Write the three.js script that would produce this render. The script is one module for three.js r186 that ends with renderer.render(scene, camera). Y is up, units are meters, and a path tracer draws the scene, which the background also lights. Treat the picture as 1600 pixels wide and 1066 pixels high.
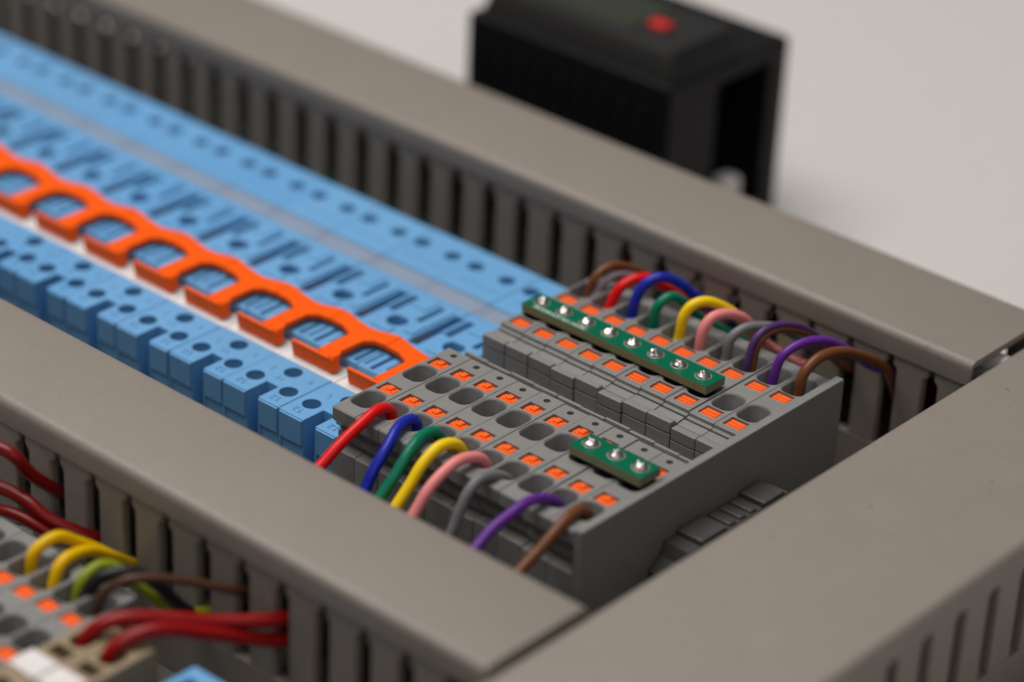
import * as THREE from 'three';
import { RoundedBoxGeometry } from 'three/addons/geometries/RoundedBoxGeometry.js';
import { mergeGeometries, toCreasedNormals, mergeVertices } from 'three/addons/utils/BufferGeometryUtils.js';
import { TextGeometry } from 'three/addons/geometries/TextGeometry.js';
import { FontLoader } from 'three/addons/loaders/FontLoader.js';
import { RectAreaLightUniformsLib } from 'three/addons/lights/RectAreaLightUniformsLib.js';
import { ImprovedNoise } from 'three/addons/math/ImprovedNoise.js';
import { Brush, Evaluator, SUBTRACTION } from 'three-bvh-csg';

// ------------------------------------------------------------------ camera, light, exposure
const MM = 0.001;                                   // everything below is written in millimetres
const scene = new THREE.Scene();
scene.background = new THREE.Color().setRGB(0.115, 0.115, 0.115);   // the dim grey-walled room round the table
const camera = new THREE.PerspectiveCamera(13.497, 1600 / 1066, 0.02, 12);
camera.rotation.set(-0.504670, 0.703202, 0.049728, 'YXZ');
camera.position.set(280.689 * MM, 236.951 * MM, 300.390 * MM);
camera.focus = 0.472;
camera.userData.fStop = 7.2;
const renderer = new THREE.WebGLRenderer({ antialias: true });
renderer.toneMapping = THREE.LinearToneMapping;
renderer.toneMappingExposure = 1.0;
renderer.shadowMap.enabled = true;
RectAreaLightUniformsLib.init();
function softbox(name, w, h, at, aim, color, power) {
  const l = new THREE.RectAreaLight(color, power, w, h);
  l.name = name; l.position.set(...at); l.lookAt(...aim); scene.add(l); return l;
}
softbox('overhead_softbox', 0.9, 0.7, [-0.3, 1.0, 0.04], [-0.02, 0, -0.03], 0xfffaf5, 6.35);
softbox('side_fill', 1.2, 1.0, [1.0, 1.1, 0.7], [0, 0, 0], 0xfff8f2, 0.95);

// ------------------------------------------------------------------ helpers
let seed = 20240611;
const rnd = () => { seed = (seed + 0x6D2B79F5) | 0; let t = Math.imul(seed ^ (seed >>> 15), 1 | seed); t = (t + Math.imul(t ^ (t >>> 7), 61 | t)) ^ t; return ((t ^ (t >>> 14)) >>> 0) / 4294967296; };
const jit = (a) => (rnd() * 2 - 1) * a;
const noise = new ImprovedNoise();
const names = {};
function numbered(n) { const k = names[n] = (names[n] ?? -1) + 1; return k ? n + '_' + String(k).padStart(3, '0') : n; }

// box-projected uv, 1 uv unit = 40 mm
function boxUV(g) {
  if (g.index) g = g.toNonIndexed();
  const p = g.attributes.position, uv = new Float32Array(p.count * 2);
  const a = new THREE.Vector3(), b = new THREE.Vector3(), c = new THREE.Vector3();
  for (let i = 0; i < p.count; i += 3) {
    a.fromBufferAttribute(p, i); b.fromBufferAttribute(p, i + 1); c.fromBufferAttribute(p, i + 2);
    const n = b.clone().sub(a).cross(c.clone().sub(a));
    const ax = Math.abs(n.x), ay = Math.abs(n.y), az = Math.abs(n.z);
    for (let k = 0; k < 3; k++) {
      const v = [a, b, c][k];
      const [s, t] = ay >= ax && ay >= az ? [v.x, v.z] : ax >= az ? [v.z, v.y] : [v.x, v.y];
      uv[(i + k) * 2] = s / 40; uv[(i + k) * 2 + 1] = t / 40;
    }
  }
  g.setAttribute('uv', new THREE.BufferAttribute(uv, 2));
  for (const k of Object.keys(g.attributes)) if (!['position', 'normal', 'uv'].includes(k)) g.deleteAttribute(k);
  return g;
}
function geo(list) {                                 // list of mm geometries -> one metre geometry
  const gs = (Array.isArray(list) ? list : [list]).map((g) => { const q = boxUV(g.clone()); q.clearGroups(); return q; });
  const g = gs.length > 1 ? mergeGeometries(gs) : gs[0];
  g.scale(MM, MM, MM);
  return g;
}
function mesh(name, g, m, parent) {
  const o = new THREE.Mesh(g, m); o.name = name; o.castShadow = o.receiveShadow = true;
  (parent ?? scene).add(o); return o;
}
function part(name, list, m, parent, at) { const o = mesh(name, geo(list), m, parent); if (at) o.position.set(at[0] * MM, at[1] * MM, at[2] * MM); return o; }
function partG(name, g, m, parent, at) { const o = mesh(name, g, m, parent); if (at) o.position.set(at[0] * MM, at[1] * MM, at[2] * MM); return o; }
function thing(name, label, category, at = [0, 0, 0], group) {
  const o = new THREE.Group(); o.name = numbered(name); scene.add(o);
  o.position.set(at[0] * MM, at[1] * MM, at[2] * MM);
  o.userData = { label, category }; if (group) o.userData.group = group; return o;
}
function tag(o, label, category, group) { o.userData = { label, category }; if (group) o.userData.group = group; return o; }
const box = (x0, x1, y0, y1, z0, z1) => new THREE.BoxGeometry(x1 - x0, y1 - y0, z1 - z0).translate((x0 + x1) / 2, (y0 + y1) / 2, (z0 + z1) / 2);
const rbox = (x0, x1, y0, y1, z0, z1, r = 0.15, s = 2) => new RoundedBoxGeometry(x1 - x0, y1 - y0, z1 - z0, s, r).translate((x0 + x1) / 2, (y0 + y1) / 2, (z0 + z1) / 2);
function poly(pts) { const s = new THREE.Shape(); pts.forEach(([x, y], i) => i ? s.lineTo(x, y) : s.moveTo(x, y)); s.closePath(); return s; }
// profile given as (z, y), swept along x from x0 to x1
function sweepX(pts, x0, x1, bev = 0.12, seg = 1) {
  const s = poly(pts.map(([z, y]) => [-z, y]));
  const g = new THREE.ExtrudeGeometry(s, { depth: x1 - x0 - 2 * bev, bevelEnabled: bev > 0, bevelThickness: bev, bevelSize: bev, bevelOffset: -bev, bevelSegments: seg, curveSegments: 6 });
  g.rotateY(Math.PI / 2); g.translate(x0 + bev, 0, 0); return g;   // (x=-z) -> z
}
// plan given as (x, z), swept down from y1 to y0
function sweepDown(pts, holes, y0, y1, bev = 0.15, seg = 2, cs = 10) {
  const s = poly(pts.map(([x, z]) => [x, -z]));
  for (const h of holes) {
    const q = new THREE.Path();
    if (h.r) q.absellipse(h.x, -h.z, h.r, h.r, 0, Math.PI * 2, true);
    else h.pts.map(([x, z]) => [x, -z]).forEach(([x, y], i) => i ? q.lineTo(x, y) : q.moveTo(x, y));
    s.holes.push(q);
  }
  const g = new THREE.ExtrudeGeometry(s, { depth: y1 - y0 - 2 * bev, bevelEnabled: bev > 0, bevelThickness: bev, bevelSize: bev, bevelOffset: -bev, bevelSegments: seg, curveSegments: cs });
  g.rotateX(-Math.PI / 2); g.translate(0, y0 + bev, 0); return g;
}
const rectP = (x0, x1, z0, z1) => ({ pts: [[x0, z0], [x0, z1], [x1, z1], [x1, z0]] });
// closed loft of rounded-rectangle rings {y, hw, hl, r, cz}
function loft(rings, n = 9) {
  const pos = [], idx = [], per = n * 4;
  for (const { y, hw, hl, r, cx = 0, cz = 0 } of rings)
    for (let q = 0; q < 4; q++) for (let i = 0; i < n; i++) {
      const t = (q + i / (n - 1)) * Math.PI / 2, sx = [1, -1, -1, 1][q], sz = [1, 1, -1, -1][q];
      pos.push(cx + sx * (hw - r) + r * Math.cos(t), y, cz + sz * (hl - r) + r * Math.sin(t));
    }
  const k = rings.length;
  for (let j = 0; j < k - 1; j++) for (let i = 0; i < per; i++) {
    const a = j * per + i, b = j * per + (i + 1) % per, c = a + per, d = b + per;
    idx.push(a, c, b, b, c, d);
  }
  const top = pos.length / 3; pos.push(rings[0].cx ?? 0, rings[0].y, rings[0].cz ?? 0);
  const bot = top + 1; pos.push(rings[k - 1].cx ?? 0, rings[k - 1].y, rings[k - 1].cz ?? 0);
  for (let i = 0; i < per; i++) { idx.push(top, i, (i + 1) % per); idx.push(bot, (k - 1) * per + (i + 1) % per, (k - 1) * per + i); }
  let g = new THREE.BufferGeometry();
  g.setAttribute('position', new THREE.Float32BufferAttribute(pos, 3)); g.setIndex(idx);
  // rings run from high y to low y with angle increasing: flip so that faces point outwards
  const ix = g.index.array; for (let i = 0; i < ix.length; i += 3) { const t = ix[i]; ix[i] = ix[i + 1]; ix[i + 1] = t; }
  g = mergeVertices(g, 1e-4);
  g = toCreasedNormals(g, 0.7);
  g.setAttribute('uv', new THREE.Float32BufferAttribute(new Float32Array(g.attributes.position.count * 2), 2));
  return g;
}
const evaluator = new Evaluator(); evaluator.useGroups = false; evaluator.attributes = ['position', 'normal', 'uv'];
function minus(a, ...bs) { let r = new Brush(a); r.updateMatrixWorld(); for (const b of bs) { const q = new Brush(b); q.updateMatrixWorld(); r = evaluator.evaluate(r, q, SUBTRACTION); } return r.geometry; }

// ------------------------------------------------------------------ textures and materials
function tex(size, fn, color, rep) {
  const d = new Uint8ClampedArray(size * size * 4);
  for (let y = 0; y < size; y++) for (let x = 0; x < size; x++) {
    const v = fn(x, y), i = (y * size + x) * 4;
    if (Array.isArray(v)) { d[i] = v[0]; d[i + 1] = v[1]; d[i + 2] = v[2]; } else d[i] = d[i + 1] = d[i + 2] = v;
    d[i + 3] = 255;
  }
  const t = new THREE.DataTexture(new Uint8Array(d.buffer), size, size); t.wrapS = t.wrapT = THREE.RepeatWrapping;
  t.magFilter = THREE.LinearFilter; t.minFilter = THREE.LinearMipmapLinearFilter; t.generateMipmaps = true;
  if (color) t.colorSpace = THREE.SRGBColorSpace; t.repeat.set(rep, rep); t.needsUpdate = true; return t;
}
// seamless value noise
function lattice(n) { const a = new Float32Array(n * n); for (let i = 0; i < a.length; i++) a[i] = rnd(); return (u, v) => {
  const x = u * n, y = v * n, x0 = Math.floor(x), y0 = Math.floor(y), fx = x - x0, fy = y - y0, sx = fx * fx * (3 - 2 * fx), sy = fy * fy * (3 - 2 * fy);
  const g = (i, j) => a[((j % n + n) % n) * n + ((i % n + n) % n)];
  return (g(x0, y0) * (1 - sx) + g(x0 + 1, y0) * sx) * (1 - sy) + (g(x0, y0 + 1) * (1 - sx) + g(x0 + 1, y0 + 1) * sx) * sy; }; }
const L8 = lattice(8), L32 = lattice(32), L128 = lattice(128), L256 = lattice(256);
const grain = tex(512, (x, y) => 255 * (0.45 * L256(x / 512, y / 512) + 0.35 * L128(x / 512, y / 512) + 0.2 * rnd()), false, 2);
const rough = tex(512, (x, y) => 200 + 50 * (0.5 * L32(x / 512, y / 512) + 0.5 * L128(x / 512, y / 512)), false, 1);
const specks = []; for (let i = 0; i < 46; i++) specks.push([rnd() * 1024, rnd() * 1024, 0.8 + rnd() * 1.5, rnd() * Math.PI, 1 + rnd() * 2.4, 0.1 + rnd() * 0.35]);
const speckMask = new Float32Array(1024 * 1024);
for (const [sx, sy, r, a, l, s] of specks) for (let j = -9; j <= 9; j++) for (let i = -9; i <= 9; i++) {
  const c = i * Math.cos(a) + j * Math.sin(a), d = -i * Math.sin(a) + j * Math.cos(a), q = (c / l) ** 2 + d * d;
  if (q < r * r) { const x = (Math.round(sx) + i + 1024) % 1024, y = (Math.round(sy) + j + 1024) % 1024; speckMask[y * 1024 + x] = Math.max(speckMask[y * 1024 + x], s); }
}
const dustyMap = tex(1024, (x, y) => {
  const u = x / 1024, v = y / 1024, m = 0.945 + 0.02 * L8(u, v) + 0.015 * L32(u, v) + 0.025 * (L256(u, v) - 0.5) + 0.02 * (rnd() - 0.5);
  const k = 255 * m * (1 - speckMask[y * 1024 + x]); return [k, k * 0.998, k * 0.995];
}, true, 0.62);
const plainMap = tex(512, (x, y) => { const u = x / 512, v = y / 512; const k = 255 * (0.95 + 0.03 * L32(u, v) + 0.03 * (L256(u, v) - 0.5) + 0.015 * (rnd() - 0.5)); return [k, k, k]; }, true, 1.3);
const lin = (r, g, b) => new THREE.Color().setRGB(r, g, b);
const plastic = (c, o = {}) => new THREE.MeshPhysicalMaterial({ color: c, roughness: 0.5, roughnessMap: rough, bumpMap: grain, bumpScale: 0.00003, map: plainMap, ...o });
const M = {
  duct: plastic(lin(0.252, 0.222, 0.193), { map: dustyMap, roughness: 0.5, bumpScale: 0.00007 }),
  terminal: plastic(lin(0.228, 0.226, 0.221), { roughness: 0.52 }),
  terminalDark: plastic(lin(0.075, 0.074, 0.073), { roughness: 0.5 }),
  blue: plastic(lin(0.148, 0.385, 0.70), { roughness: 0.5, specularIntensity: 0.7 }),
  orange: plastic(lin(0.98, 0.112, 0.0), { roughness: 0.55, specularIntensity: 0.3 }),
  button: plastic(lin(0.97, 0.140, 0.012), { roughness: 0.5, specularIntensity: 0.5 }),
  white: plastic(lin(0.78, 0.75, 0.74), { roughness: 0.6 }),
  clearLabel: plastic(lin(0.27, 0.34, 0.46), { roughness: 0.35 }),
  mask: plastic(lin(0.0, 0.125, 0.064), { roughness: 0.4, specularIntensity: 0.2 }),
  laminate: plastic(lin(0.17, 0.20, 0.105), { roughness: 0.7 }),
  silk: new THREE.MeshStandardMaterial({ color: lin(0.75, 0.8, 0.76), roughness: 0.7 }),
  solder: new THREE.MeshStandardMaterial({ color: lin(0.46, 0.45, 0.43), metalness: 1, roughness: 0.3 }),
  pad: new THREE.MeshStandardMaterial({ color: lin(0.66, 0.62, 0.54), metalness: 1, roughness: 0.4 }),
  steel: new THREE.MeshStandardMaterial({ color: lin(0.55, 0.55, 0.54), metalness: 1, roughness: 0.35, roughnessMap: rough }),
  screw: new THREE.MeshStandardMaterial({ color: lin(0.5, 0.5, 0.5), metalness: 1, roughness: 0.32 }),
  black: plastic(lin(0.007, 0.007, 0.008), { roughness: 0.6, specularIntensity: 0.35 }),
  blackLid: plastic(lin(0.02, 0.02, 0.02), { roughness: 0.55, specularIntensity: 0.5 }),
  olive: plastic(lin(0.024, 0.030, 0.017), { roughness: 0.55 }),
  redButton: plastic(lin(0.62, 0.012, 0.008), { roughness: 0.4 }),
  beige: plastic(lin(0.30, 0.225, 0.135), { roughness: 0.55 }),
  table: new THREE.MeshStandardMaterial({ color: lin(0.60, 0.58, 0.57), roughness: 0.75, map: plainMap }),
  plate: new THREE.MeshStandardMaterial({ color: lin(0.22, 0.22, 0.225), metalness: 0.6, roughness: 0.5, roughnessMap: rough }),
};
const tint = (m, k) => { const q = m.clone(); q.color.multiply(lin(...k)); return q; };
const blues = [M.blue, tint(M.blue, [0.94, 0.97, 0.985]), tint(M.blue, [1.06, 1.02, 1.0]), tint(M.blue, [1.0, 0.98, 0.96])];
const greys = [M.terminal, tint(M.terminal, [0.965, 0.965, 0.97]), tint(M.terminal, [1.03, 1.03, 1.025])];
const wireMats = {};
function wireMat(key, r, g, b) { return wireMats[key] ??= new THREE.MeshPhysicalMaterial({ color: lin(r, g, b), roughness: 0.34, roughnessMap: rough, bumpMap: grain, bumpScale: 0.00001, specularIntensity: 0.55 }); }
const WC = {
  red: [0.72, 0.006, 0.006], blue: [0.012, 0.022, 0.36], green: [0.0, 0.165, 0.095], yellow: [0.88, 0.60, 0.004], pink: [0.80, 0.25, 0.25],
  grey: [0.17, 0.17, 0.175], purple: [0.115, 0.022, 0.26], plum: [0.085, 0.035, 0.14], darkbrown: [0.075, 0.030, 0.015], brown: [0.15, 0.052, 0.018], black: [0.012, 0.012, 0.014], darkred: [0.16, 0.004, 0.004],
  amber: [0.74, 0.44, 0.0], greenyellow: [0.22, 0.27, 0.01], crimson: [0.26, 0.004, 0.005], palegrey: [0.62, 0.61, 0.60], mauve: [0.22, 0.17, 0.20],
};

// ------------------------------------------------------------------ setting
const PLATE = -30;
{
  const t = part('table_top', box(-1600, 1400, -63, -33, -1900, 1100), M.table); t.userData = { kind: 'structure' };
}
tag(part('mounting_plate', rbox(-260, 118, -32.98, PLATE, -112, 160, 0.6), M.plate), 'grey metal mounting plate under the ducts and terminal rows', 'mounting plate');
function rail(z, x0, x1, label) {
  const pts = [[-17.5, 7.5], [-13.2, 7.5], [-13.2, 1.1], [13.2, 1.1], [13.2, 7.5], [17.5, 7.5], [17.5, 6.4], [14.3, 6.4], [14.3, 0], [-14.3, 0], [-14.3, 6.4], [-17.5, 6.4]].reverse();
  const r = part('mounting_rail', sweepX(pts, x0, x1, 0.1), M.steel, null, [0, PLATE, z]); r.name = numbered('mounting_rail');
  tag(r, label, 'rail');
}
rail(-22.7, -230, 63, 'steel top-hat rail under the blue sockets and grey terminals');
rail(95.5, -230, 70, 'steel top-hat rail under the beige and grey terminals beside the yellow wires');

// wiring duct: a U channel with slatted sides and a snap-on cover, running along local x from x0 to x1, outer width z0..z1
function duct(name, label, o) {
  const { x0, x1, z0, z1, top, gap0, pitch, turn, wide = -1e9 } = o;
  const d = thing(name, label, 'cable duct', [0, 0, 0], 'grey slotted cable ducts');
  if (turn) d.rotation.y = turn;
  const r = 1.5, t = 1.35, low = top - 4.5, cov = [];
  for (let i = 0; i <= 6; i++) { const a = i / 6 * Math.PI / 2; cov.push([z1 - r + r * Math.sin(a), top - r + r * Math.cos(a)]); }
  cov.push([z1, low], [z1 - 0.95, low], [z1 - 0.95, top - t], [z0 + 0.95, top - t], [z0 + 0.95, low], [z0, low]);
  for (let i = 0; i <= 6; i++) { const a = i / 6 * Math.PI / 2; cov.push([z0 + r - r * Math.cos(a), top - r + r * Math.sin(a)]); }
  part('cover', toCreasedNormals(sweepX(cov.reverse(), x0, x1, 0.25, 2), 0.5), M.duct, d);
  const wz0 = z0 + 0.4, wz1 = z1 - 0.4, sb = -19.7, th = 1.9;
  part('channel_floor', box(x0 + 1, x1 - 2, PLATE, PLATE + 1.3, wz0 + th, wz1 - th), M.duct, d);
  for (const [a, b] of [[wz0, wz0 + th], [wz1 - th, wz1]]) part('side_wall', rbox(x0 + 1, x1 - 2, PLATE, sb, a, b, 0.3, 2), M.duct, d);
  const ytop = low - 0.22;
  const slatG = (hw, bw) => { const s = new THREE.Shape(); s.moveTo(-bw, sb - 0.2); s.lineTo(bw, sb - 0.2); s.lineTo(bw, -4.4); s.quadraticCurveTo(bw, -3.7, hw - 0.2, -3.3); s.lineTo(hw, -2.9); s.lineTo(hw, ytop); s.lineTo(-hw, ytop); s.lineTo(-hw, -2.9); s.lineTo(-hw + 0.2, -3.3); s.quadraticCurveTo(-bw, -3.7, -bw, -4.4); s.closePath();
  return geo(new THREE.ExtrudeGeometry(s, { depth: th - 0.96, bevelEnabled: true, bevelThickness: 0.48, bevelSize: 0.48, bevelOffset: -0.48, bevelSegments: 3, curveSegments: 3 }).translate(0, 0, -th / 2 + 0.48)); };
  const sgN = slatG(pitch / 2 - 0.62, pitch / 2 - 1.5), sgW = slatG(pitch / 2 - 0.8, pitch / 2 - 1.75);
  for (let g = gap0; g > x0 + 2; g -= pitch) for (const z of [wz0 + th / 2, wz1 - th / 2]) if (g - pitch > x0) partG('slat', g < wide ? sgW : sgN, M.duct, d, [g - pitch / 2 + jit(0.05), 0, z]);
  for (let g = gap0; g + pitch < x1 + 0.6; g += pitch) for (const z of [wz0 + th / 2, wz1 - th / 2]) partG('slat', sgN, M.duct, d, [g + pitch / 2 + jit(0.05), 0, z]);
  return d;
}
const nearDuct = duct('cable_duct', 'narrow grey slotted cable duct between the grey terminals and the yellow wires', { x0: -230, x1: 67.3, z0: 28.6, z1: 51.0, top: 3.5, gap0: 1.2, pitch: 8.45 });
part('end_cap', rbox(65.6, 67.1, -2.5, 2.1, 29.6, 50.0, 0.2), M.duct, nearDuct);
duct('cable_duct', 'narrow grey slotted cable duct in front of the black device', { x0: -230, x1: 66.3, z0: -96, z1: -71.9, top: 3.5, gap0: 41.5, pitch: 8.45, wide: -30 });
// runs along z: built along local x and turned a quarter
duct('cable_duct', 'wide grey slotted cable duct running past the end plate of the terminals', { x0: -130, x1: 230, z0: 67.4, z1: 102.3, top: 2.1, gap0: 17.6, pitch: 8.9, turn: Math.PI / 2 });

// ------------------------------------------------------------------ grey terminal blocks
const W = 2.565;
const holeA = -7.5, holeB = 4.75, holeC = -37.75, holeD = -50.3;
const recA = -12.2, recB = -0.05, recC = -32.95, recD = -45.35;
function wireHole(cz, s, big) {                      // funnel: wide chamfered mouth, narrowing below
  const e = big ? 0.35 : 0, c = cz;
  return loft([{ y: 0.6, hw: 2.42, hl: 3.12 + e, r: 1.75, cz: c }, { y: 0, hw: 2.32, hl: 3.0 + e, r: 1.7, cz: c }, { y: -0.22, hw: 2.14, hl: 2.84 + e, r: 1.6, cz: c }, { y: -0.6, hw: 2.05, hl: 2.76 + e, r: 1.55, cz: c }, { y: -3.6, hw: 1.95, hl: 2.5 + e, r: 1.5, cz: c }, { y: -6, hw: 1.5, hl: 1.7, r: 1.2, cz: c - s * 0.4 }, { y: -9, hw: 1.2, hl: 1.3, r: 1.1, cz: c - s * 0.5 }]);
}
function recess(cz, hw = 1.72, hl = 1.45) { return loft([{ y: 0.5, hw, hl, r: 0.12, cz }, { y: -2.2, hw, hl, r: 0.12, cz }], 3); }
const profile = [
  [-17.3, 0], [10.35, 0], [10.6, -0.25], [10.6, -2.4], [8.8, -4.3], [8.8, -4.8], [9.2, -5.0], [9.2, -6.2], [8.2, -6.4], [8.2, -7.5], [8.7, -7.7], [10.2, -7.75], [10.45, -8.0], [10.45, -18], [4, -20], [-5, -20], [-5, -22.4],
  [-40, -22.4], [-40, -20], [-50, -20], [-55.6, -18], [-55.6, -8.0], [-55.3, -7.75], [-53.6, -7.7], [-53.6, -5.4], [-54.2, -4.6], [-56.1, -2.6], [-56.1, -0.3], [-55.8, 0],
  [-30.6, 0], [-30.42, -0.16], [-30.42, -0.74], [-29.95, -0.78], [-29.78, -0.94], [-29.78, -2.6], [-29.35, -2.6], [-29.35, -1.05], [-29.2, -0.92], [-27.55, -1.12], [-27.42, -1.25], [-27.42, -7.5], [-24.0, -7.5], [-22.0, -6.4], [-22.0, -2.5], [-21.35, -2.5], [-21.35, -4.2], [-17.55, -4.2], [-17.45, -0.15]];
let housingG;
{
  const body = sweepX(profile.slice().reverse(), -W, W, 0.13, 2);
  const dot = new THREE.CylinderGeometry(0.62, 0.62, 5, 20).translate(0, -1.9, -15.75);
  const g = minus(body, wireHole(holeA, 1), wireHole(holeB, 1), wireHole(holeC, -1), wireHole(holeD, -1, true), recess(recA), recess(recB), recess(recC), recess(recD), dot);
  housingG = geo(toCreasedNormals(g, 0.45));
}
const buttonAB = geo([rbox(-1.6, 1.6, -2.1, -0.66, -1.32, 1.32, 0.12), rbox(-1.5, 1.5, -1.2, -0.52, -0.62, 0.5, 0.12), rbox(-0.62, 0.55, -1.2, -0.22, -1.12, 0.22, 0.14), rbox(0.85, 1.5, -1.2, -0.42, -0.7, 0.35, 0.1)]);
const buttonCD = geo([rbox(-1.6, 1.6, -2.1, -0.56, -1.32, 1.32, 0.12), rbox(-1.45, 1.5, -1.2, -0.36, -1.0, -0.28, 0.16), rbox(-1.45, 1.5, -1.2, -0.36, -0.08, 0.62, 0.16)]);
const tileG = geo([rbox(-2.52, 2.52, -2.82, -0.62, -27.25, -25.75, 0.22), rbox(-2.52, 2.52, -7.4, -2.98, -27.25, -25.78, 0.18)]);
const rimG = geo(rbox(-2.57, 2.57, -3.6, -2.35, -21.95, -21.4, 0.14));
const springG = geo([box(-0.9, 0.9, -6.6, -6.45, -0.9, 0.9)]);
function terminal(label, at, group) {
  const t = thing('terminal_block', label, 'terminal block', at, group);
  partG('housing', housingG, greys[Math.floor(rnd() * 3)], t);
  for (const z of [recA, recB]) partG('push_button', buttonAB, M.button, t, [jit(0.05), 0.24 + jit(0.06), z + jit(0.04)]);
  for (const z of [recC, recD]) partG('push_button', buttonCD, M.button, t, [jit(0.05), 0.24 + jit(0.06), z + jit(0.04)]);
  return t;
}
const G1 = 'grey terminal blocks between the two ducts';
const termLabels = [
  'grey terminal block next to the blue sockets, with an empty front wire hole', 'grey terminal block with a red wire in its front and rear holes', 'grey terminal block with a blue wire in its front and rear holes',
  'grey terminal block with a green wire in its front and rear holes', 'grey terminal block with a yellow wire in its front and rear holes', 'grey terminal block with a pink wire in its front and rear holes',
  'grey terminal block with a grey wire in its front and rear holes', 'grey terminal block with an empty front hole between grey and purple wires', 'grey terminal block with a purple wire in its front hole', 'grey terminal block with brown wires, against the flat end plate'];
const tileDy = [0.1, 0.2, 0.05, -0.1, 0.12, -0.35, -0.2, 0.1, -0.45, -0.3], tileDz = [0, -0.05, 0, 0.12, 0.02, 0.16, 0.02, 0.1, 0.02, 0.1];
const rimDy = [0, 0, 0.12, 0.1, -0.08, 0.05, 0.06, -0.1, 0.08, 0];
termLabels.forEach((label, k) => {
  const far = k > 7 ? 0.35 : 0;
  const t = terminal(label, [k * 5.2 + far * 0.7, jit(0.05) - (k > 7 ? 0.06 : 0), jit(0.1) + far], G1);
  partG('marker_tile', tileG, greys[(k * 2) % 3], t, [0, tileDy[k], tileDz[k]]);
  partG('rim', rimG, M.terminal, t, [0, rimDy[k], jit(0.08)]);
});
// end plate closing the row
{
  const e = thing('end_plate', 'flat dark grey end plate closing the row of terminal blocks', 'end plate');
  const pts = [[-56.4, 0.55], [10.9, 0.55], [11.15, 0.25], [11.15, -10], [10.6, -18], [5, -20], [-5, -22.4], [-40, -22.4], [-50, -20], [-56.6, -18], [-56.7, 0.2]].reverse();
  part('plate', sweepX(pts, 49.72, 51.35, 0.22, 2), M.terminal, e);
}
{
  const c = thing('end_clamp', 'dark grey ribbed end clamp on the rail beside the end plate', 'end clamp');
  part('body', sweepX([[-9.5, -10.2], [-8.6, -12.4], [-6, -14.2], [-6, -22.4], [-40, -22.4], [-40, -13.8], [-36.5, -12.2], [-35.6, -10.2]], 51.5, 56.6, 0.25, 2), M.terminalDark, c);
  for (const [a, b] of [[-34.3, -28.6], [-19.0, -12.4]]) part('pad', rbox(51.7, 56.9, -12, -9.2, a, b, 0.4, 3), M.terminalDark, c);
  for (let i = 0; i < 3; i++) part('rib', rbox(51.8, 56.4, -12, -9.7, -27.6 + i * 2.75, -25.7 + i * 2.75, 0.5, 3), M.terminalDark, c);
}

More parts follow.
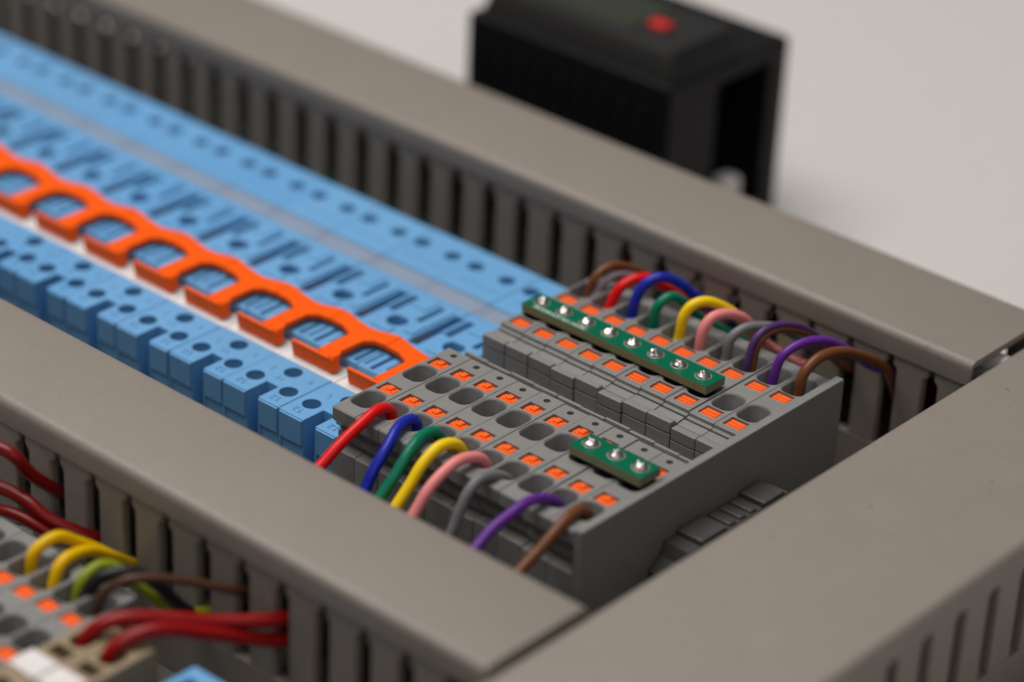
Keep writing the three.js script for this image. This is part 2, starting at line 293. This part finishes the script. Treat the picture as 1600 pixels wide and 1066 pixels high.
// ------------------------------------------------------------------ blue relay sockets
const font = await new FontLoader().loadAsync('fonts/droid/droid_sans_regular.typeface.json');
const TOP = -6.5, PW = 13.5, SW = 13.42;
function text(str, size, depth, x, y, z, turn = 0) {
  const g = new TextGeometry(str, { font, size, depth, curveSegments: 3, bevelEnabled: false });
  g.computeBoundingBox(); const b = g.boundingBox; g.translate(-(b.min.x + b.max.x) / 2, -(b.min.y + b.max.y) / 2, 0);
  g.rotateX(-Math.PI / 2); g.rotateY(turn); g.translate(x, y, z); return g;
}
let socketG, stripG, labelG, clipG, screwG, digitG;
{
  const e = 0.04;
  const front = sweepDown([[e, -3.3], [SW, -3.3], [SW, 9.4], [8.55, 9.4], [8.55, 4.6], [5.75, 4.6], [5.75, 9.4], [e, 9.4]], [{ x: 2.95, z: 4.65, r: 1.82 }, { x: 10.95, z: 4.65, r: 1.82 }, { x: 6.85, z: -0.5, r: 1.82 }], -22.4, TOP, 0.16, 2, 14);
  const lips = [rbox(0.25, 5.55, -11.6, -6.75, 9.1, 9.72, 0.18), rbox(8.75, 13.2, -11.6, -6.75, 9.1, 9.72, 0.18), rbox(0.25, 0.7, -18, -11.4, 9.1, 9.7, 0.15), rbox(8.75, 9.2, -18, -11.4, 9.1, 9.7, 0.15)];
  const mid = sweepDown([[e, -19.0], [e, -22.9], [1.05, -22.9], [1.05, -35.7], [e, -35.7], [e, -38.2], [SW, -38.2], [SW, -35.7], [12.4, -35.7], [12.4, -22.9], [SW, -22.9], [SW, -19.0]].reverse(),
    [{ pts: (() => { const a = []; for (let i = 0; i < 20; i++) { const t = -i / 20 * Math.PI * 2; a.push([6.2 + 2.0 * Math.cos(t), -26.9 + 2.0 * Math.max(-0.8, Math.sin(t))]); } return a; })() },
      rectP(8.35, 9.5, -36, -29.2), rectP(2.15, 3.25, -35.8, -29.0), rectP(4.6, 5.3, -21.5, -20.6)], -12.5, TOP, 0.14, 1, 8);
  const plinth = sweepDown([[e, -9.0], [SW, -9.0], [SW, -19.1], [e, -19.1]], [rectP(2.4, 3.2, -15.5, -9.7), rectP(0.7, 1.1, -15, -10.2), rectP(12.0, 12.7, -16, -9.8), rectP(4.9, 5.3, -15.6, -11.2), rectP(10.3, 10.7, -13, -10)], -12.5, -5.35, 0.14, 1);
  const rearB = sweepDown([[e, -43.1], [e, -57.7], [SW, -57.7], [SW, -43.1]].reverse(), [{ x: 2.0, z: -52.15, r: 1.6 }, { x: 9.6, z: -52.15, r: 1.6 }], -22.4, TOP, 0.16, 2, 14);
  const steps = [box(2, 11.5, TOP - 0.06, TOP + 0.12, -47.3, -46.9), box(e, SW, TOP - 0.06, TOP + 0.1, -38.1, -37.5), rbox(9.9, 11.9, TOP - 0.1, TOP + 0.35, -35.6, -24.5, 0.15), rbox(1.25, 1.95, TOP - 0.1, TOP + 0.35, -35.6, -29, 0.15), rbox(4.2, 7.6, TOP - 0.1, TOP + 0.3, -36.6, -32.5, 0.15), rbox(3.6, 8.2, TOP - 0.1, TOP + 0.3, -24.2, -22.4, 0.15)];
  socketG = geo([front, ...lips, mid, plinth, rearB, box(e, SW, -22.4, -12.4, -43.2, -3.25), ...steps]);
  digitG = geo([text('12', 1.45, 0.14, 2.7, TOP - 0.02, 7.6, Math.PI), text('12', 1.45, 0.14, 10.9, TOP - 0.02, 7.6, Math.PI), text('11', 1.2, 0.12, 6.9, TOP - 0.02, 2.4, Math.PI), text('L', 1.3, 0.12, 3.2, TOP - 0.02, 0.9, Math.PI), text('3', 1.2, 0.12, 11.5, TOP - 0.02, -0.2, Math.PI)]);
  stripG = geo(rbox(e, SW, -8.5, -6.95, -8.8, -3.4, 0.12));
  labelG = geo([rbox(e, SW, -12.3, -6.75, -43.0, -38.3, 0.15), rbox(0.4, 1.6, -7, -6.6, -42.8, -38.5, 0.1)]);
  const pts = [[1.22, -18.95], [2.2, -18.9], [5.2, -18.05], [8.4, -17.55], [10.2, -17.8], [13.2, -18.9], [14.6, -19.0], [14.6, -14.95], [12.2, -14.6], [10.95, -13.2], [10.8, -8.0], [11.5, -7.0], [11.5, -5.4], [10.4, -5.2], [7.4, -5.6], [7.3, -13.5], [4.4, -14.8], [1.22, -14.95]];
  const flat = sweepDown(pts, [], -4.55, -3.6, 0.14, 2);
  const tab = rbox(0, 9.0, 0, 3.1, 0, 0.7, 0.22, 3).rotateX(0.16).translate(1.7, -6.75, -5.95);
  clipG = geo([flat, tab, rbox(9.9, 11.7, -6.7, -3.75, -7.0, -5.05, 0.5, 3), box(13.15, 13.85, -10.2, -8.1, -29.2, -25.2), box(13.15, 13.85, -11, -9, -26, -17.5), box(13.15, 13.85, -9.5, -4.4, -18.6, -17.4)]);
  const sc = minus(new THREE.CylinderGeometry(1.7, 1.7, 1.6, 22).toNonIndexed(), box(-1.8, 1.8, 0.35, 1.4, -0.22, 0.22), box(-0.22, 0.22, 0.35, 1.4, -1.8, 1.8));
  screwG = geo(sc);
}
const sockets = 14, ordinal = ['', 'second ', 'third ', 'fourth ', 'fifth ', 'sixth ', 'seventh ', 'eighth ', 'ninth ', 'tenth ', 'eleventh ', 'twelfth ', 'thirteenth ', 'fourteenth '];
for (let k = 0; k < sockets; k++) {
  const xl = -2.62 - (k + 1) * PW;
  const s = thing('relay_socket', ordinal[k] + 'blue relay socket with orange clip' + (k ? ', counted from the grey terminal blocks' : ' directly beside the grey terminal blocks'), 'relay socket', [xl + jit(0.04), jit(0.06), jit(0.08)], 'row of blue relay sockets');
  const bm = blues[(k * 7 + (k >> 1)) % 4];
  partG('body', socketG, bm, s);
  partG('number_relief', digitG, bm, s);
  partG('marker_strip', stripG, M.white, s);
  partG('label_strip', labelG, M.clearLabel, s);
  partG('retaining_clip', clipG, M.orange, s, [jit(0.05), jit(0.05), jit(0.08)]);
  for (const [x, z] of [[2.95, 4.65], [10.95, 4.65], [6.85, -0.5]]) { const q = partG('screw', screwG, M.screw, s, [x, TOP - 4.0, z]); q.rotation.y = jit(1.5); }
  for (const [x, z] of [[2.0, -52.15], [9.6, -52.15]]) { const q = partG('screw', screwG, M.screw, s, [x, TOP - 5.2, z]); q.scale.set(0.9, 1, 0.9); q.rotation.y = jit(1.5); }
}

// ------------------------------------------------------------------ circuit boards plugged into the terminals
function board(label, x0, x1, z0, z1, y, xs, zs, str) {
  const b = thing('circuit_board', label, 'circuit board', [x0, y, z0]);
  const w = x1 - x0, l = z1 - z0;
  part('laminate', rbox(0, w, 0, 1.5, 0, l, 0.08, 1), M.laminate, b);
  part('solder_mask', box(0.03, w - 0.03, 1.5, 1.56, 0.03, l - 0.03), M.mask, b);
  for (const x of xs) {
    const cx = x - x0, cz = zs - z0;
    const p = part('pad', new THREE.CylinderGeometry(1.5, 1.5, 0.07, 28).translate(0, 1.585, 0), M.pad, b, [cx, 0, cz]);
    const dome = new THREE.SphereGeometry(1.32, 30, 16, 0, Math.PI * 2, 0, Math.PI / 2), q = dome.attributes.position, ph = rnd() * 50;
    const bumps = []; for (let i = 0; i < 6; i++) { const a = rnd() * 6.28, r = 0.25 + rnd() * 0.6; bumps.push([Math.cos(a) * r, Math.sin(a) * r, 0.25 + rnd() * 0.35]); }
    for (let i = 0; i < q.count; i++) {
      const px = q.getX(i), pz = q.getZ(i); let h = q.getY(i) * 0.55;
      for (const [bx, bz, bs] of bumps) h += bs * 0.55 * Math.exp(-((px - bx) ** 2 + (pz - bz) ** 2) / 0.09) * Math.min(1, q.getY(i));
      h += 0.1 * noise.noise(px * 2.2 + ph, pz * 2.2, ph) * Math.min(1, q.getY(i) * 2);
      const s = 1 + 0.06 * noise.noise(px * 1.4 + ph, 3, pz * 1.4); q.setXYZ(i, px * s, Math.max(0, h), pz * s);
    }
    dome.computeVertexNormals();
    part('solder_joint', dome, M.solder, p, [0, 1.6, 0]);
    part('pin', new THREE.CylinderGeometry(0.55, 0.5, 6, 14).translate(0, -3, 0), M.screw, b, [cx, 0, cz]);
    part('pin_collar', rbox(-1.75, 1.75, -1.6, 0, -1.9, 1.9, 0.3), M.black, b, [cx, 0, cz]);
  }
  if (str) part('printed_text', text(str, 0.86, 0.02, 8.2, 1.565, l - 0.62), M.silk, b);
  return b;
}
const xsLong = []; for (let i = 0; i < 8; i++) xsLong.push(0.1 + i * 5.08);
board('long green circuit board strip with eight solder joints on the terminals', -2.3, 38.4, -40.6, -35.5, 0.45, xsLong, -38.05, 'INTERFACE NO 24VDC');
board('short green circuit board with three solder joints beside the purple wire', 35.0, 49.6, -9.8, -4.6, 0.95, [37.3, 42.4, 47.4], -7.35);

// ------------------------------------------------------------------ wires
function wire(label, color, r, pts, group, stripe) {
  const c = new THREE.CatmullRomCurve3(pts.map((q) => new THREE.Vector3(...q)), false, 'centripetal');
  const g = new THREE.TubeGeometry(c, 56, r, 14);
  const w = thing('wire', label, 'wire', [0, 0, 0], group);
  part('insulation', g, wireMat(color, ...WC[color]), w);
  return w;
}
const inR = (k) => [[(k - 1) * 5.2, -6.5, -49.6], [(k - 1) * 5.2 + 0.05, -3.2, -49.7]];
const GR = 'wires in the rear holes of the grey terminals', GF = 'wires in the front holes of the grey terminals';
wire('brown wire looping from the terminal hole beside the blue sockets', 'brown', 0.82, [...inR(1), [0.3, -0.8, -50.6], [0.6, 2.0, -51.5], [1.6, 3.7, -54.6], [3.2, 2.0, -59.3], [4.8, -1.4, -64], [7, -5, -70], [7.8, -7, -76]], GR);
wire('thin mauve wire under the brown loop beside the blue sockets', 'mauve', 0.7, [[1.2, -6.5, -49.8], [1.2, -3, -50], [1.4, -0.6, -51.2], [1.8, 1.2, -52.6], [2.8, 2.2, -55.2], [4.2, 0.7, -59.5], [5.6, -2.6, -64], [7.4, -6.4, -70], [8, -8.6, -76]], GR);
wire('red wire arching from the terminals towards the slotted duct, behind the blue wire', 'red', 0.95, [...inR(2), [5.5, -1.0, -50.4], [6.3, 2.4, -52.2], [8.0, 3.4, -55.8], [10.1, 0.8, -60.1], [11.9, -2.2, -64.0], [15.4, -7, -71], [16.2, -9, -77]], GR);
wire('dark blue wire arching from the terminals towards the slotted duct', 'blue', 0.95, [...inR(3), [10.6, -0.8, -50.2], [10.9, 2.4, -50.6], [11.7, 5.0, -51.9], [13.2, 6.1, -54.3], [15.3, 4.0, -57.8], [16.7, 1.4, -60.2], [22.6, -6, -70], [24.6, -9, -77]], GR);
wire('green wire arching from the terminals between blue and yellow wires', 'green', 0.92, [...inR(4), [15.6, -0.7, -49.9], [15.8, 2.8, -50.4], [16.7, 4.2, -52.7], [17.7, 2.6, -55.2], [18.9, -1.0, -58.3], [23.3, -9, -70], [24.5, -11, -77]], GR);
wire('yellow wire arching from the terminals beside the pink wire, towards the duct', 'yellow', 0.92, [...inR(5), [21.1, -1.3, -50.2], [21.3, 2.8, -50.7], [21.9, 4.7, -51.9], [23.1, 5.2, -54.2], [24.8, 3.5, -57.4], [26.4, 0.6, -60.5], [27.2, -5, -64.5], [26.4, -11, -70], [24.8, -14, -77]], GR);
wire('pink wire arching from the terminals beside the grey wire, towards the duct', 'pink', 0.95, [...inR(6), [26.0, -0.9, -49.7], [26.2, 2.8, -50.3], [26.6, 4.3, -51.8], [27.4, 4.4, -54.3], [28.4, 3.0, -57.5], [29.0, 0.9, -59.6], [30.3, -4.4, -63.9], [32.8, -10, -71], [33.2, -12, -77]], GR);
wire('grey wire arching from the terminals between pink and purple wires', 'grey', 0.88, [...inR(7), [31.4, -0.9, -50.2], [31.6, 2.6, -50.7], [32.6, 4.1, -53.1], [33.9, 3.9, -56.0], [35.6, 2.6, -59.8], [40.4, -5, -70], [41.4, -8, -77]], GR);
wire('purple wire pressed against a brown one, next to the grey wire', 'plum', 0.66, [[36.0, -6.5, -49.6], [36.1, -3.2, -49.6], [36.2, -0.7, -49.6], [36.4, 3.8, -50.6], [36.8, 5.4, -52.4], [37.4, 5.7, -55.4], [38.5, 4.2, -60.2], [39.3, 2.4, -62.9], [41.2, -4, -70], [41.5, -8, -77]], GR);
wire('brown wire pressed under the purple one, next to the grey wire', 'brown', 0.66, [[36.8, -6.5, -50.1], [36.9, -3.2, -50.2], [36.8, -0.9, -50.4], [36.9, 3.4, -51.4], [37.2, 4.7, -52.9], [37.7, 4.9, -55.6], [38.7, 3.4, -60.0], [39.6, 1.5, -62.9], [41.6, -6, -70], [41.8, -10, -77]], GR);
wire('purple wire arching beside the brown wire at the end plate', 'purple', 0.82, [[41.6, -6.5, -49.7], [41.6, -3.2, -49.8], [41.6, -1.1, -49.9], [42.1, 3.2, -51.1], [43.2, 4.8, -54.0], [44.8, 4.8, -58.0], [46.3, 2.6, -62.2], [48.8, -3, -69], [49.8, -7, -77]], GR);
wire('brown wire arching from the terminal at the end plate into the duct', 'brown', 0.95, [[46.9, -6.5, -49.7], [46.9, -3.6, -49.9], [46.9, -1.5, -50.2], [46.9, 1.9, -50.9], [47.4, 3.9, -54.2], [48.1, 3.3, -59.5], [48.9, 0.5, -65.2], [49.6, -3.2, -70.7], [49.8, -6.6, -73.4], [50, -12, -76]], GR);
const fw = (label, color, k, r, pts) => { const x = (k - 1) * 5.2, l = pts[pts.length - 1], q = pts[pts.length - 2]; const d = [l[0] - q[0], l[1] - q[1], l[2] - q[2]], s = (30 - l[2]) / Math.max(d[2], 1.2);
  wire(label, color, r, [[x, -6, 4.3], [x, -3.6, 4.4], ...pts, [l[0] + d[0] * s * 0.5, Math.max(-16, l[1] + d[1] * s * 0.5), l[2] + (31 - l[2]) * 0.5], [l[0] + d[0] * s, Math.max(-17.5, l[1] + d[1] * s), 32]], GF); };
fw('red wire bending out of the terminals towards the near duct', 'red', 2, 0.98, [[5.2, -1.2, 4.7], [5.2, 0.3, 5.3], [5.4, 1.6, 8.0], [5.7, 0.7, 12.7], [5.4, -1.4, 17.2], [5.1, -3.5, 20.5]]);
fw('dark blue wire bending out of the terminals towards the near duct', 'blue', 3, 0.95, [[10.4, -1.0, 4.2], [10.4, 0.7, 5.2], [10.5, 1.2, 7.6], [11.3, 1.0, 10.2], [12.4, -0.2, 13.2], [12.6, -3.2, 16.6], [12.7, -5.3, 18.1]]);
fw('green wire bending out of the terminals towards the near duct', 'green', 4, 0.95, [[15.6, -0.8, 4.4], [15.5, 0.8, 5.7], [15.6, 1.3, 8.6], [16.5, 0.6, 12.2], [16.7, -2.4, 15.8], [16.5, -4.8, 18.3]]);
fw('yellow wire bending out of the terminals towards the near duct', 'yellow', 5, 0.98, [[20.8, -1.2, 4.7], [20.7, 1.1, 6.5], [20.5, 1.9, 9.9], [20.2, 0.0, 13.4], [20.1, -2.6, 15.9], [19.9, -5.1, 18.4]]);
fw('pink wire bending out of the terminals towards the near duct', 'pink', 6, 0.95, [[26.0, -1.7, 4.6], [25.9, 0.7, 6.4], [25.6, 2.0, 10.5], [25.4, 1.0, 14.6], [25.2, -0.9, 17.6], [25.0, -3.7, 20.0]]);
fw('grey wire bending out of the terminals between pink and purple wires', 'grey', 7, 0.92, [[31.2, -1.4, 5.4], [31.0, 0.1, 7.4], [30.8, 1.3, 11.1], [30.6, 0.2, 13.6], [30.5, -2.5, 15.5], [30.4, -5.4, 16.9]]);
fw('purple wire bending out of the terminals below the short circuit board', 'purple', 9, 0.9, [[41.5, -1.0, 5.6], [41.3, 1.1, 8.6], [41.1, 1.9, 12.1], [40.9, 1.2, 16.2], [40.6, 0.1, 19.7], [40.5, -1.4, 22.4]]);
fw('brown wire bending out of the terminals next to the end plate', 'brown', 10, 0.95, [[46.9, -1.8, 4.2], [46.8, 0.3, 6.0], [47.2, 0.8, 9.4], [47.4, -0.6, 13.4], [47.1, -2.5, 16.4], [46.9, -4.0, 19.4]]);
// inside the ducts
const GD = 'wires lying inside the far duct';
wire('dark red wire lying inside the far duct behind its slats', 'crimson', 1.1, [[-200, -6, -78], [-120, -3, -76], [-60, -3.4, -75.6], [-40, -2.6, -75.6], [-22, -4.5, -76], [0, -9, -77], [30, -13, -78]], GD);
wire('green wire lying low inside the far duct behind its slats', 'green', 1.0, [[-200, -14, -80], [-125, -15, -75.8], [-112, -16, -75.6], [-60, -20, -78], [0, -22, -80]], GD);
wire('black wire lying inside the far duct behind its slats', 'black', 1.1, [[-200, -10, -79], [-80, -8, -77], [-20, -12, -79], [20, -10, -78], [55, -14, -78]], GD);
const inside = [['black', 1.3, -3.2, -92], ['black', 1.3, -6.4, -91.4], ['darkred', 1.2, -9.4, -92], ['black', 1.3, -12.4, -91.6], ['darkred', 1.2, -15.4, -92], ['black', 1.3, -18.2, -91.8], ['black', 1.5, -5, -87], ['darkred', 1.2, -9, -86]];
inside.forEach(([c, q, y, z], i) => { const pts = []; for (let x = -118; x <= 58; x += 22) pts.push([x, y - (x < -108 || x > 50 ? 6 : 0) + jit(0.5), z + jit(0.4)]);
  wire(c === 'black' ? 'black wire at the back of the far duct, in its bundle of wires' : 'dark red wire at the back of the far duct, in its bundle of wires', c, q, pts, c === 'black' ? 'black wires bundled in the far duct' : 'dark red wires bundled in the far duct'); });
wire('thick pale grey wire crossing the open end of the far duct', 'palegrey', 2.4, [[20, -12, -82], [50, -5, -81], [62, -1.4, -81.6], [72, -2.6, -82.6], [84, -14, -84]], GD);
wire('grey wire at the open end corner of the far duct', 'grey', 1.5, [[20, -14, -76.6], [50, -6, -76.4], [63, -1.0, -76.4], [74, -3, -77], [84, -16, -79]], GD);

// ------------------------------------------------------------------ second row, in front of the near duct
const G2 = 'grey terminal blocks with yellow wires in front of the near duct';
const row2 = ['grey terminal block in the second row, farthest from the beige blocks', 'grey terminal block in the second row, second from the farthest', 'grey terminal block in the second row, beside the first yellow wire', 'grey terminal block holding the first yellow wire in the second row', 'grey terminal block holding the second yellow wire, beside the green-yellow one', 'grey terminal block holding the green and yellow wire', 'grey terminal block holding a thin brown wire, beside the beige blocks'];
row2.forEach((label, i) => terminal(label, [-26.2 + i * 5.2, -8 + jit(0.05), 118.2 + jit(0.1)], G2));
const GY = 'wires from the second row into the near duct';
wire('yellow wire arching from the second terminal row, farther from the beige blocks', 'amber', 1.0, [[-10.5, -14, 67.9], [-10.4, -9.9, 67.6], [-10.3, -6.2, 66.9], [-9.6, -4.8, 63.0], [-8.9, -7.0, 59.5], [-8.1, -10.5, 55.1], [-7.3, -14.7, 50.4], [-7, -18, 46]], GY);
wire('yellow wire arching from the second terminal row, beside the green-yellow wire', 'amber', 1.0, [[-5.4, -14, 67.9], [-5.5, -9.4, 67.2], [-5.7, -6.6, 65.4], [-6.2, -7.0, 60.5], [-6.7, -10.6, 55.0], [-7.2, -14.6, 50], [-7.2, -18.4, 44]], GY);
wire('green and yellow wire arching over a black wire in the second row', 'greenyellow', 0.95, [[-0.2, -14, 67.9], [-0.1, -9.8, 67.4], [0, -6.6, 66.2], [0.3, -5.4, 63.0], [1.4, -6.2, 60.8], [4, -9.2, 58.6], [5.9, -11.4, 56.9], [7.4, -14.2, 54.4], [9.4, -15.6, 50.2], [9.7, -17, 45]], GY);
wire('black wire arching beside the green and yellow wire in the second row', 'black', 1.05, [[0.8, -14, 68.2], [1.2, -9.6, 67.2], [2.2, -6, 65.2], [4.2, -5.0, 62.4], [5.8, -5.6, 60.2], [7.0, -8.4, 57.4], [8.4, -14.2, 53.2], [9.4, -17, 49.5], [9.7, -18, 45]], GY);
wire('thin brown wire stretching from the grey blocks to the near duct', 'darkbrown', 0.72, [[5, -14, 68.2], [5.2, -9, 67.8], [5.8, -6.0, 67.2], [7.5, -3.9, 65.0], [9.6, -3.6, 62.0], [13.8, -5.2, 56.1], [17.2, -7.2, 51.3], [18.2, -8.6, 46]], GY);
wire('thick red wire stretching from the far beige block into the near duct', 'crimson', 1.18, [[9.9, -13, 75.4], [10.3, -8.4, 74.9], [11.4, -6.2, 73.2], [13.3, -5.2, 70.2], [17.3, -6.2, 64.2], [21.2, -7.6, 58.4], [26.0, -8.6, 50.6], [27, -9.4, 45]], GY);
wire('thick red wire stretching from the near beige block into the near duct', 'crimson', 1.18, [[15, -13, 75.4], [15.4, -8.6, 74.9], [16.6, -6.3, 72.1], [18.6, -5.8, 67.7], [21.6, -8.2, 61.0], [26.2, -12.2, 50.6], [27, -13.4, 45]], GY);
wire('dark red wire entering the near duct high, above the two other dark red wires', 'darkred', 1.1, [[-48, -6, 66], [-38, -1.4, 59], [-31, -1.0, 56.3], [-28.4, -1.9, 55.4], [-27, -5.4, 53.4], [-25.5, -9.5, 49.4], [-24.6, -12, 45]], GY);
wire('dark red wire sagging behind the first yellow wire', 'darkred', 1.15, [[-52, -12, 70], [-42, -8, 61], [-31.2, -8.1, 56.8], [-25.8, -8.9, 55.6], [-21.6, -10.9, 54.6], [-18.2, -12.4, 52.5], [-16, -14, 49.8], [-15, -16, 45]], GY);
wire('lower dark red wire sagging next to the grey terminal blocks', 'darkred', 1.0, [[-52, -16, 72], [-42, -11.4, 62.5], [-31.3, -11.2, 58.8], [-26.4, -10.9, 57.4], [-21.6, -12.4, 55.6], [-18, -14.6, 52.8], [-15.6, -17, 49.6], [-14.8, -18, 45]], GY);
// beige blocks
for (let i = 0; i < 2; i++) {
  const b = thing('beige_terminal', i ? 'beige terminal block next to the blue one, holding a thick red wire' : 'beige terminal block next to the grey ones, holding a thick red wire', 'terminal block', [10.7 + i * 6.2, -8, 0], 'beige terminal blocks');
  const body = sweepX([[69.5, 0], [70, 0.3], [98, 0.3], [98, -3], [124, -3], [124, -14], [112, -14], [78, -14], [69, -11], [69, -4]], -3.05, 3.05, 0.18, 2);
  const g = minus(body, loft([{ y: 1, hw: 1.9, hl: 2.3, r: 1.7, cz: 75.2 }, { y: -7, hw: 1.5, hl: 1.8, r: 1.3, cz: 75.2 }]), loft([{ y: 1, hw: 1.9, hl: 1.3, r: 0.3, cz: 79.6 }, { y: -4, hw: 1.8, hl: 1.2, r: 0.3, cz: 79.6 }], 4), loft([{ y: 1, hw: 1.9, hl: 2.3, r: 1.7, cz: 91.5 }, { y: -7, hw: 1.5, hl: 1.8, r: 1.3, cz: 91.5 }]));
  part('housing', toCreasedNormals(g, 0.5), M.beige, b);
  part('marker_label', rbox(-2.9, 2.9, -0.6, 1.0, 82.4, 87.2, 0.25), M.white, b);
}
{
  const b = thing('blue_terminal', 'blue terminal block beside the beige ones, below the thick red wires', 'terminal block', [0, -10.2, 0]);
  part('housing', minus(sweepX([[66, 0], [90, 0.2], [120, 0.2], [120, -13], [70, -13], [65.5, -8], [65.5, -0.5]], 24.2, 36.2, 0.4, 2), box(26, 28.2, -4, 1, 68.5, 73), box(30.6, 32.8, -4, 1, 68.5, 73)), M.blue, b);
}

// ------------------------------------------------------------------ black device standing behind the far duct
{
  const d = thing('control_device', 'black control device with a red button, standing behind the far duct', 'device', [-33.9, -33, -115]);
  // local: x 0 is the right side, y up from the table, z 0 is the front
  const body = minus(rbox(-54, 0, 0, 40.7, -39.5, 0, 0.8, 3), box(-16, 1, 5, 37, -33.4, -15.6));
  part('body', body, M.black, d);
  const lid = loft([{ y: 47, hw: 23.5, hl: 10, r: 1.4, cx: -26, cz: -12.5 }, { y: 46.2, hw: 24.2, hl: 10.7, r: 1.8, cx: -26, cz: -12.5 }, { y: 40.6, hw: 25.6, hl: 12, r: 2.0, cx: -26.4, cz: -12.8 }], 6);
  const l = part('lid', lid, M.blackLid, d);
  part('display_label', rbox(-40, -16, 46.9, 47.3, -20, -6, 0.15), M.olive, l);
  const rb = part('push_button', rbox(-14.4, -9.9, 46.8, 48.1, -12.8, -9.4, 0.5, 3), M.redButton, d);
  for (let i = 0; i < 9; i++) part('vent_rib', rbox(-50 + i * 5.4, -48.6 + i * 5.4, 4, 35, -0.3, 0.45, 0.25), M.black, d);
  part('connector', rbox(-2, 2.4, 10.5, 15, -23.5, -18.5, 0.9, 3), M.white, d);
}

renderer.render(scene, camera);
